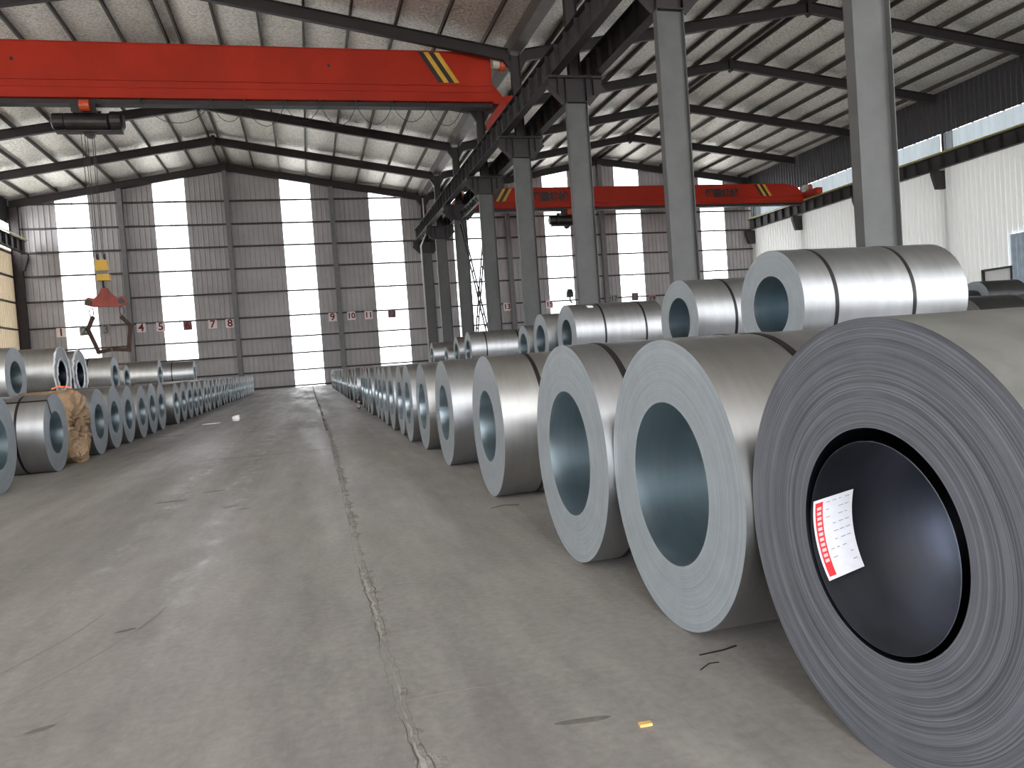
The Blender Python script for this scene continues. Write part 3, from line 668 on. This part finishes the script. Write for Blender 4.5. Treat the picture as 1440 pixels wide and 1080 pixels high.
bm = bmesh.new(); tube(bm, [(0, 0, .55), (0, 0, .3), (.12, 0, .14), (.1, 0, -.02), (-.02, 0, -.1), (-.14, 0, -.02)], [.06, .06, .06, .06, .05, .03], 8); link('hook', mesh('hook', bm, 'blackp', True), HB)

# ---------------------------------------------------------------- steel coils
cache = {}
def revolve(prof, seg):
    bm = bmesh.new(); rings = []
    for x, r_ in prof: rings.append([bm.verts.new((x, r_ * math.cos(2 * PI * k / seg), r_ * math.sin(2 * PI * k / seg))) for k in range(seg)])
    for a, b_ in zip(rings, rings[1:]):
        for k in range(seg): bm.faces.new([a[k], a[(k + 1) % seg], b_[(k + 1) % seg], b_[k]])
    return bm
def coil_meshes(L_, R_, rb, seg, mats, straps, wob):
    key = (L_, R_, rb, seg, mats, tuple(straps), wob)
    if key in cache: return cache[key]
    wrap, edge, bore = mats; e = .004; P = []
    P.append(('outer_wrap', mesh('outer_wrap', fixn(revolve([(e, R_), (L_ - e, R_)], seg)), wrap, True)))
    nr = 12 if mats[1] == 'edge_dark' else 1
    rnd = random.Random(int(R_ * 1000) + int(L_ * 77) + wob)
    for s in (0, 1):
        pr = []
        for i in range(nr + 1):
            r_ = rb + (R_ - rb) * i / nr; d = e + rnd.uniform(-.0003, .0003) * (4 if mats[1] == 'edge_dark' else 1) if 0 < i < nr else e
            pr.append((d if s == 0 else L_ - d, r_))
        bm = revolve(pr, seg)
        for f in bm.faces:
            pass
        bmesh.ops.recalc_face_normals(bm, faces=bm.faces)
        if sum(f.normal.x for f in bm.faces) * (-1 if s == 0 else 1) < 0: bmesh.ops.reverse_faces(bm, faces=bm.faces)
        P.append(('end_face', mesh('end_face', bm, edge, False)))
    bm = revolve([(e, rb), (L_ - e, rb)], seg); bmesh.ops.recalc_face_normals(bm, faces=bm.faces); bmesh.ops.reverse_faces(bm, faces=bm.faces)
    P.append(('bore_wall', mesh('bore_wall', bm, bore, True)))
    for sx in straps:
        bm = revolve([(sx - .016, R_ + .0005), (sx - .016, R_ + .003), (sx + .016, R_ + .003), (sx + .016, R_ + .0005)], seg); P.append(('strap', mesh('strap', fixn(bm), 'strap')))
    cache[key] = P; return P
def coil(label, x, y, z, L_, R_, rb=.305, seg=72, mats=('galv', 'edge', 'bore'), straps=(), group=None, wob=0, rx=None):
    """x = left end of the coil body, z = height of its underside"""
    T = thing('steel_coil', label, 'steel coil', (x, y, z), group)
    for nm, me in coil_meshes(L_, R_, rb, seg, mats, straps, wob):
        o = link(nm, me, T, (0, 0, R_)); 
        o.rotation_euler = (rx if rx is not None else 0, 0, 0)
    return T
def nth(k): return 'nearest the camera' if k == 0 else OW[k] + ' from the camera'
FX = 1.38
# right floor row
GR = 'galvanised coils of the right floor row'
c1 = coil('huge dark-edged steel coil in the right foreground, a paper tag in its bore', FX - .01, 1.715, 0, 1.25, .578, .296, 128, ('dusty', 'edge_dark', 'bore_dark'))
ys = [(2.872, .573, .325), (4.03, .581, .335), (6.28, .572, .29), (8.47, .568, .30)] + [(10.25 + 1.2 * k, .56 + .006 * math.sin(k * 2.3), .30) for k in range(9)] + [(21.05, .55, .30), (22.3, .56, .30), (24.9, .57, .30)] + [(26.25 + 1.19 * k, .555 + .01 * math.sin(k * 1.7), .30) for k in range(22)]
for k, (y, R_, rb) in enumerate(ys):
    near = k < 6
    st = {0: (.40, .95), 1: (.19, .95), 2: (.34, .95)}.get(k, () if k < 6 else ((.3,) if k % 3 == 0 else ()))
    extra = {0: 'bright galvanised steel coil beside the huge dark one', 1: 'galvanised steel coil with black strap, third in the right floor row', 2: 'galvanised steel coil with a gap before it, fourth in the right floor row', 3: 'galvanised steel coil with shiny bare side, fifth in the right floor row'}
    lab = extra.get(k, 'galvanised steel coil of the right floor row, ' + nth(k + 1))
    xo = (-.035, -.065, -.006, .006, .02)[k] if k < 5 else random.uniform(-.03, .03)
    coil(lab, FX + xo, y, 0, 1.22, round(R_, 3), rb, 112 if k < 4 else (72 if k < 12 else 44), ('galv', 'edge', 'bore') if k % 2 else ('galv2', 'edge', 'bore'), st, GR, k if k < 6 else k % 3, (k * 1.3) if k >= 6 else 0)
# loose inner wrap and tag of the big dark coil
bm = revolve([(.012, .2735), (.010, .2720), (1.2, .2720)], 96); bmesh.ops.recalc_face_normals(bm, faces=bm.faces)
bm.faces.ensure_lookup_table(); f_ = bm.faces[-1]; cm = f_.calc_center_median()
if f_.normal.dot(Vector((0, cm.y, cm.z))) > 0: bmesh.ops.reverse_faces(bm, faces=bm.faces)
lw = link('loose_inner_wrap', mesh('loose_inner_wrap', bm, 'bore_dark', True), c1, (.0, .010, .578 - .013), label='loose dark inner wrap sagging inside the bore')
bm = revolve([(.011, .2720), (.0098, .2725), (.011, .2730)], 96); link('wrap_rim', mesh('wrap_rim', bm, 'edge_dark', True), c1, (0, .010, .578 - .013))
def patch(name, mat, u0, u1, v0, v1, rr, parent, nu=3, nv=16):
    """patch on the sleeve: u along X, v along the circumference, slightly skewed"""
    bm = bmesh.new(); g = []
    for j in range(nv + 1):
        row = []
        for i in range(nu + 1):
            u = u0 + (u1 - u0) * i / nu; v = v0 + (v1 - v0) * j / nv
            th = math.radians(16 - 50 * v + 5.5 * (u)); x = .014 + .130 * u + .012 * v * (1) 
            row.append(bm.verts.new((x, rr * math.cos(th), rr * math.sin(th))))
        g.append(row)
    for a, b_ in zip(g, g[1:]):
        for i in range(nu): bm.faces.new([a[i], a[i + 1], b_[i + 1], b_[i]])
    return link(name, mesh(name, bm, mat), parent)
TAGO = thing('coil_tag', 'white paper tag with a red block stripe inside the foreground coil bore', 'tag', (FX - .01, 1.725, .565))
pp = patch('paper', 'paper', 0, 1, 0, 1, .2695, TAGO, 3, 24)
patch('red_stripe', 'tagred', .05, .24, .04, .96, .2688, TAGO, 2, 24)
for k in range(11): patch('stripe_block', 'blank', .09, .20, .10 + k * .065, .10 + k * .065 + .04, .2681, TAGO, 1, 2)
rnd = random.Random(3)
bm_ = 0
for r_ in range(9):
    v = .06 + r_ * .1; 
    for c_ in range(4):
        if rnd.random() < .75: patch('print_line', 'ink', .32 + c_ * .16, .32 + c_ * .16 + rnd.uniform(.06, .13), v, v + .012, .2689, TAGO, 1, 1)

# left floor row (faces towards the aisle, i.e. +X)
GL = 'galvanised coils of the left floor row'
LF, LL = -3.42, .76
lys = [9.97, 12.07, None, 14.38, 15.48, 16.62, 17.8, 18.95, 20.15, 22.25, 23.5, 24.66] + [25.85 + 1.19 * k for k in range(23)]
k = 0
for i, y in enumerate(lys):
    if y is None: continue
    R_ = (.56, .535)[i] if i < 2 else round(.55 + .01 * math.sin(i * 1.9), 3)
    lab = {0: 'galvanised steel coil cut by the left edge, nearest of the left floor row', 1: 'galvanised steel coil with crossed black straps beside the brown paper coil', 3: 'galvanised steel coil just behind the brown paper wrapped coil'}.get(i, 'galvanised steel coil of the left floor row, ' + nth(i))
    st = (LL - .34,) if i in (1, 3, 7) else ()
    T = coil(lab, LF - LL + (random.uniform(-.02, .02) if i > 4 else 0), y, 0, LL, R_, .29, 96 if i < 3 else (64 if i < 9 else 44), ('galv', 'edge', 'bore') if i % 2 else ('galv2', 'edge', 'bore'), st, GL, i if i < 6 else i % 3, i * 1.1 if i > 4 else 0)
    if i == 1:
        bm = bmesh.new(); an = math.radians(125)
        def q(x, r_, a): return (x, -r_ * math.cos(a) * -1, r_ * math.sin(a))
        a_ = math.radians(123)
        p1 = lambda x, r_: (x, r_ * math.cos(a_), r_ * math.sin(a_) + R_)
        bar(bm, p1(0, R_ + .003), p1(LL, R_ + .003), .03, .003, Vector((0, math.cos(a_), math.sin(a_))))
        bar(bm, p1(LL + .002, R_), p1(LL + .002, .29), .003, .03, Vector((0, -math.sin(a_), math.cos(a_)))); link('strap', mesh('strap', fixn(bm), 'strap'), T)
# kraft paper wrapped coil
T = thing('wrapped_coil', 'steel coil wrapped in crumpled brown paper with pleated end', 'steel coil', (LF - LL, 13.22, 0))
bm = bmesh.new(); seg = 120; prof = [(0, .10, 0), (-.02, .3, .3), (0, .50, .5), (.03, .545, .2), (.2, .55, .1), (.5, .55, .1), (LL - .08, .552, .25), (LL - .02, .52, .8), (LL, .46, 1), (LL - .0, .40, 1.2), (LL - .02, .33, 1.2), (LL - .05, .26, 1.2), (LL - .12, .18, 1.0), (LL - .28, .11, .6), (LL - .5, .08, .3)]
rings = []
for x, r_, a in prof:
    ring = []
    for j in range(seg):
        th = 2 * PI * j / seg; f = noise.noise(Vector((math.cos(th) * 4, math.sin(th) * 4, r_ * 3))); f2 = noise.noise(Vector((math.cos(th) * 13, math.sin(th) * 13, x * 2)))
        pl = math.sin(26 * th + 5 * f) * (1 if (x > .6 and .08 < r_ < .5) else .0) * max(0, .75 - abs(r_ - .3)); rr = max(.03, r_ + a * .018 * f); xx = x + a * (.03 * f + .04 * f2) * (1 if x > .3 else .3) + .045 * pl + (.07 * max(0, -math.sin(th)) * a * .5 if x > .7 else 0)
        ring.append(bm.verts.new((xx, rr * math.cos(th), rr * math.sin(th))))
    rings.append(ring)
for a, b_ in zip(rings, rings[1:]):
    for j in range(seg): bm.faces.new([a[j], a[(j + 1) % seg], b_[(j + 1) % seg], b_[j]])
bm.faces.new(rings[0]); bm.faces.new(rings[-1]); link('paper_wrap', mesh('paper_wrap', fixn(bm), 'kraft', False), T, (0, 0, .555))
bm = revolve([(LL - .04, .33), (LL + .02, .36), (LL + .02, .22), (LL - .04, .20)], 40)
for v in bm.verts:
    d = noise.noise(v.co * 9) * .04; v.co.y += d; v.co.z += d - .12; v.co.x += noise.noise(v.co * 14) * .04
link('paper_fold', mesh('paper_fold', fixn(bm), 'kraft'), T, (0, 0, .45))

# second rows that carry the upper tiers, and the upper tiers lying in their grooves
def rest(ya, Ra, yb, Rb, R_):
    d = yb - ya; a = Ra + R_; b_ = Rb + R_; t_ = (a * a - b_ * b_ + d * d) / (2 * d)
    return ya + t_, Ra + math.sqrt(max(.01, a * a - t_ * t_)) if Ra == Rb else Ra + math.sqrt(max(.01, a * a - t_ * t_))
RX, RL = 3.74, 1.55
r2 = [4.12, 5.26, 6.42, 7.52, 8.64, 9.9, 11.62, 12.76, 13.92, 15.08, 16.3, 17.5, 19.2, 20.36, 21.5, 22.64, 23.8, 24.94, 26.1, 27.24]
for k, y in enumerate(r2):
    coil('galvanised steel coil of the rear right floor row, ' + nth(k), RX, y, 0, RL - .05, .55, .3, 56, ('galv', 'edge', 'bore'), (), 'rear right floor row carrying the upper coils')
GT = 'upper coils lying on the right rear row'
for lab, ya, yb, R_, xf, L_, st, rb in (
    ('large bright galvanised coil with two black straps on the right upper tier, nearest', 5.26, 6.42, .465, 3.77, 1.56, (.30, 1.03), .255),
    ('galvanised coil with one black strap, second on the right upper tier', 7.52, 8.64, .455, 4.05, 1.5, (.46, 1.1), .26),
    ('long galvanised coil with two black straps, third on the right upper tier', 11.62, 12.76, .485, 4.10, 1.54, (.5, 1.2), .25),
    ('short galvanised coil with one strap, fourth on the right upper tier', 12.76, 13.92, .46, 4.0, 1.1, (.42,), .27),
    ('small galvanised coil, fifth on the right upper tier', 13.92, 15.08, .40, 4.0, 1.0, (), .25),
    ('very long galvanised coil with two straps, sixth on the right upper tier', 19.2, 20.36, .46, 3.98, 1.9, (.4, 1.25), .25),
    ('galvanised coil behind the very long one, seventh on the right upper tier', 21.5, 22.64, .44, 4.1, 1.3, (), .26),
    ('small galvanised coil, eighth on the right upper tier', 23.8, 24.94, .34, 4.2, 1.2, (), .22),
    ('greenish glinting galvanised coil, farthest on the right upper tier', 26.1, 27.24, .44, 4.1, 1.1, (), .26)):
    y, zc = rest(ya, .55, yb, .55, R_)
    T = coil(lab, xf, y, zc - R_, L_, R_, rb, 112 if y < 10 else 64, ('galv', 'edge', 'bore'), st, GT, int(y))
    if 'third on' in lab:
        bm = bmesh.new(); g = []
        for a_ in (124, 119, 114): g.append([bm.verts.new((xx_, (R_ + .003) * math.cos(math.radians(a_)), (R_ + .003) * math.sin(math.radians(a_)))) for xx_ in (.30, .40)])
        for p_, q_ in zip(g, g[1:]): bm.faces.new([p_[0], p_[1], q_[1], q_[0]])
        bm.normal_update(); 
        st_o = link('sticker', mesh('sticker', bm, 'paper'), T, (0, 0, R_), label='small white paper sticker')
LX2, LL2 = -4.2, 1.35
l2 = [12.48, 13.60, 14.72, 15.84, 16.96, 18.62, 19.74, 20.9, 24.1, 25.22, 31.3, 32.42]
for k, y in enumerate(l2):
    coil('galvanised steel coil of the rear left floor row, ' + nth(k), LX2 - LL2, y, 0, LL2, .54, .3, 56, ('galv', 'edge', 'bore'), (), 'rear left floor row carrying the upper coils')
GT2 = 'upper coils lying on the left rear row'
for lab, ya, yb, R_, L_, st, mt in (
    ('galvanised coil cut by the left edge on the left upper tier', 12.48, 13.60, .44, 1.5, (), 'galv2'),
    ('galvanised coil with foil edged bore, second on the left upper tier', 14.72, 15.84, .47, 1.5, (), 'galv2'),
    ('galvanised coil with white rimmed bore, third on the left upper tier', 15.84, 16.96, .46, 1.4, (), 'galv'),
    ('galvanised coil with one black strap under the hanging tongs', 18.62, 19.74, .43, 1.5, (1.02,), 'galv2'),
    ('small glinting galvanised coil, fifth on the left upper tier', 19.74, 20.9, .36, .8, (), 'foilwrap'),
    ('pale galvanised coil standing alone on the left upper tier', 24.1, 25.22, .43, 1.25, (), 'galv2'),
    ('galvanised coil with a central strap, farthest on the left upper tier', 31.3, 32.42, .47, 1.75, (1.0,), 'galv')):
    y, zc = rest(ya, .54, yb, .54, R_)
    T = coil(lab, LX2 - L_ + .04, y, zc - R_, L_, R_, .24, 72, (mt, 'edge', 'bore_dark' if 'foil' in lab or 'rimmed' in lab else 'bore'), st, GT2, int(y))
    if 'foil' in lab or 'rimmed' in lab:
        for r0 in (.26, R_ - .01):
            bm = revolve([(L_ - .01, r0), (L_ + .015, r0 + .012), (L_ - .005, r0 + .03)], 64)
            for v in bm.verts: v.co.x += .02 * noise.noise(v.co * 17); v.co.z += .01 * noise.noise(v.co * 23)
            link('foil_rim', mesh('foil_rim', fixn(bm), 'lip'), T, (0, 0, R_))
# crumpled foil sheet hanging off a coil in the right row
bm = bmesh.new(); g = []
for j in range(9):
    row = []
    for i in range(7):
        row.append(bm.verts.new((.0 + .10 * noise.noise(Vector((i * .9, j * .9, 2))) - .04, -.3 + i * .1 + .05 * noise.noise(Vector((i, j, 7))), .03 + j * .06)))
    g.append(row)
for a, b_ in zip(g, g[1:]):
    for i in range(6): bm.faces.new([a[i], a[i + 1], b_[i + 1], b_[i]])
o = link('foil_scrap', mesh('foil_scrap', bm, 'galv'), None, (1.24, 20.9, 0)); tag(o, 'crumpled shiny foil sheet leaning on a coil far along the right row', 'foil')
# dark coils in the right bay
GD = 'dark coils stored in the right bay'
dk = []
for k, (x, y) in enumerate(((13.55, 14.05), (14.95, 14.05), (16.4, 14.05))):
    coil('big black steel coil on the floor of the right bay, %s' % ('leftmost', 'middle', 'rightmost')[k] , x, y, 0, 1.28, .86, .3, 56, ('black', 'edge_black', 'bore_dark'), (), GD)
for k, x in enumerate((14.1, 15.7, 17.25)):
    coil('black steel coil on the floor in the second dark row, %s' % ('left', 'centre', 'right')[k], x, 15.77, 0, 1.4, .80, .3, 48, ('black', 'edge_black', 'bore_dark'), (), GD)
    coil('black steel coil on the floor in the third dark row, %s' % ('left', 'centre', 'right')[k], x, 17.4, 0, 1.4, .80, .3, 48, ('black', 'edge_black', 'bore_dark'), (), GD)
for lab, ya, yb, x, L_, R_ in (('dark coil on the black coils, just right of the big strapped coil', 15.77, 17.4, 14.55, 1.35, .43), ('dark coil lying on the black coils, second from the left', 15.77, 17.4, 15.98, .55, .36), ('dark coil with pale ringed edge on the black coils', 15.77, 17.4, 16.62, 1.25, .45)):
    y, zc = rest(ya, .8, yb, .8, R_)
    coil(lab, x, y, zc - R_, L_, R_, .22, 56, ('black', 'edge' if 'pale' in lab else 'edge_black', 'bore_dark'), (), GD)

# ---------------------------------------------------------------- small litter
def bent(name, pts, wd, th, mat, label, cat, loc):
    bm = bmesh.new()
    for a, b_ in zip(pts, pts[1:]): bar(bm, a, b_, wd, th)
    o = link(name, mesh(name, fixn(bm), mat), None, loc); tag(o, label, cat)
bent('strap_offcut', [(0, 0, .002), (.1, .012, .012), (.22, .0, .002)], .012, .002, 'strap', 'short black strap offcut on the floor below the fourth right coil', 'strap', (1.24, 5.74, 0))
bent('strap_offcut', [(-.02, 0, .002), (.08, .005, .002), (.14, .02, .004)], .007, .002, 'strap', 'black strap offcut on the floor between the two nearest right coils', 'strap', (1.30, 2.56, 0))
bent('strap_offcut', [(0, 0, .002), (.05, .03, .006), (.09, .035, .002)], .004, .002, 'strap', 'thin curled wire offcut on the floor before the foreground coil', 'strap', (1.22, 2.44, 0))
bent('strap_offcut', [(0, 0, .004), (.25, .02, .004), (.5, .0, .02)], .03, .004, 'strap', 'black strap offcut on the floor beside the left row', 'strap', (-3.1, 17.3, 0))
o = box('wood_chip', 'wood', -.019, .019, -.010, .010, 0, .008); o.location = (.885, 2.15, 0); o.rotation_euler = (0, 0, -.05); tag(o, 'small yellow wood chip lying on the bare foreground floor', 'chip')
bm = bmesh.new(); bmesh.ops.create_icosphere(bm, subdivisions=2, radius=.11)
for v in bm.verts: v.co *= 1 + .5 * noise.noise(v.co * 14); v.co.z = max(v.co.z * .8, -.06)
o = link('crumpled_paper', mesh('crumpled_paper', bm, 'litter'), None, (-1.86, 21.1, .06)); tag(o, 'white crumpled paper ball on the aisle floor near the left row', 'litter')
bm = bmesh.new(); prism(bm, [(-.2, -.05), (.15, -.08), (.22, .03), (-.05, .07)], .01, 'Z', .005); o = link('paper_scrap', mesh('paper_scrap', fixn(bm), 'litter'), None, (-2.45, 20.8, 0)); tag(o, 'flat white paper scrap on the floor beside the left row', 'litter')
bm = bmesh.new()
for a, b_ in zip([(-.14, 0, 0), (-.05, .02, .03), (.05, -.01, .02)], [(-.05, .02, .03), (.05, -.01, .02), (.14, .01, 0)]): bar(bm, a, b_, .07, .02)
o = link('orange_strap', mesh('orange_strap', fixn(bm), 'orangepl'), None, (-3.62, 13.2, 1.135)); tag(o, 'orange cloth sling lying on top of the brown paper coil', 'sling')
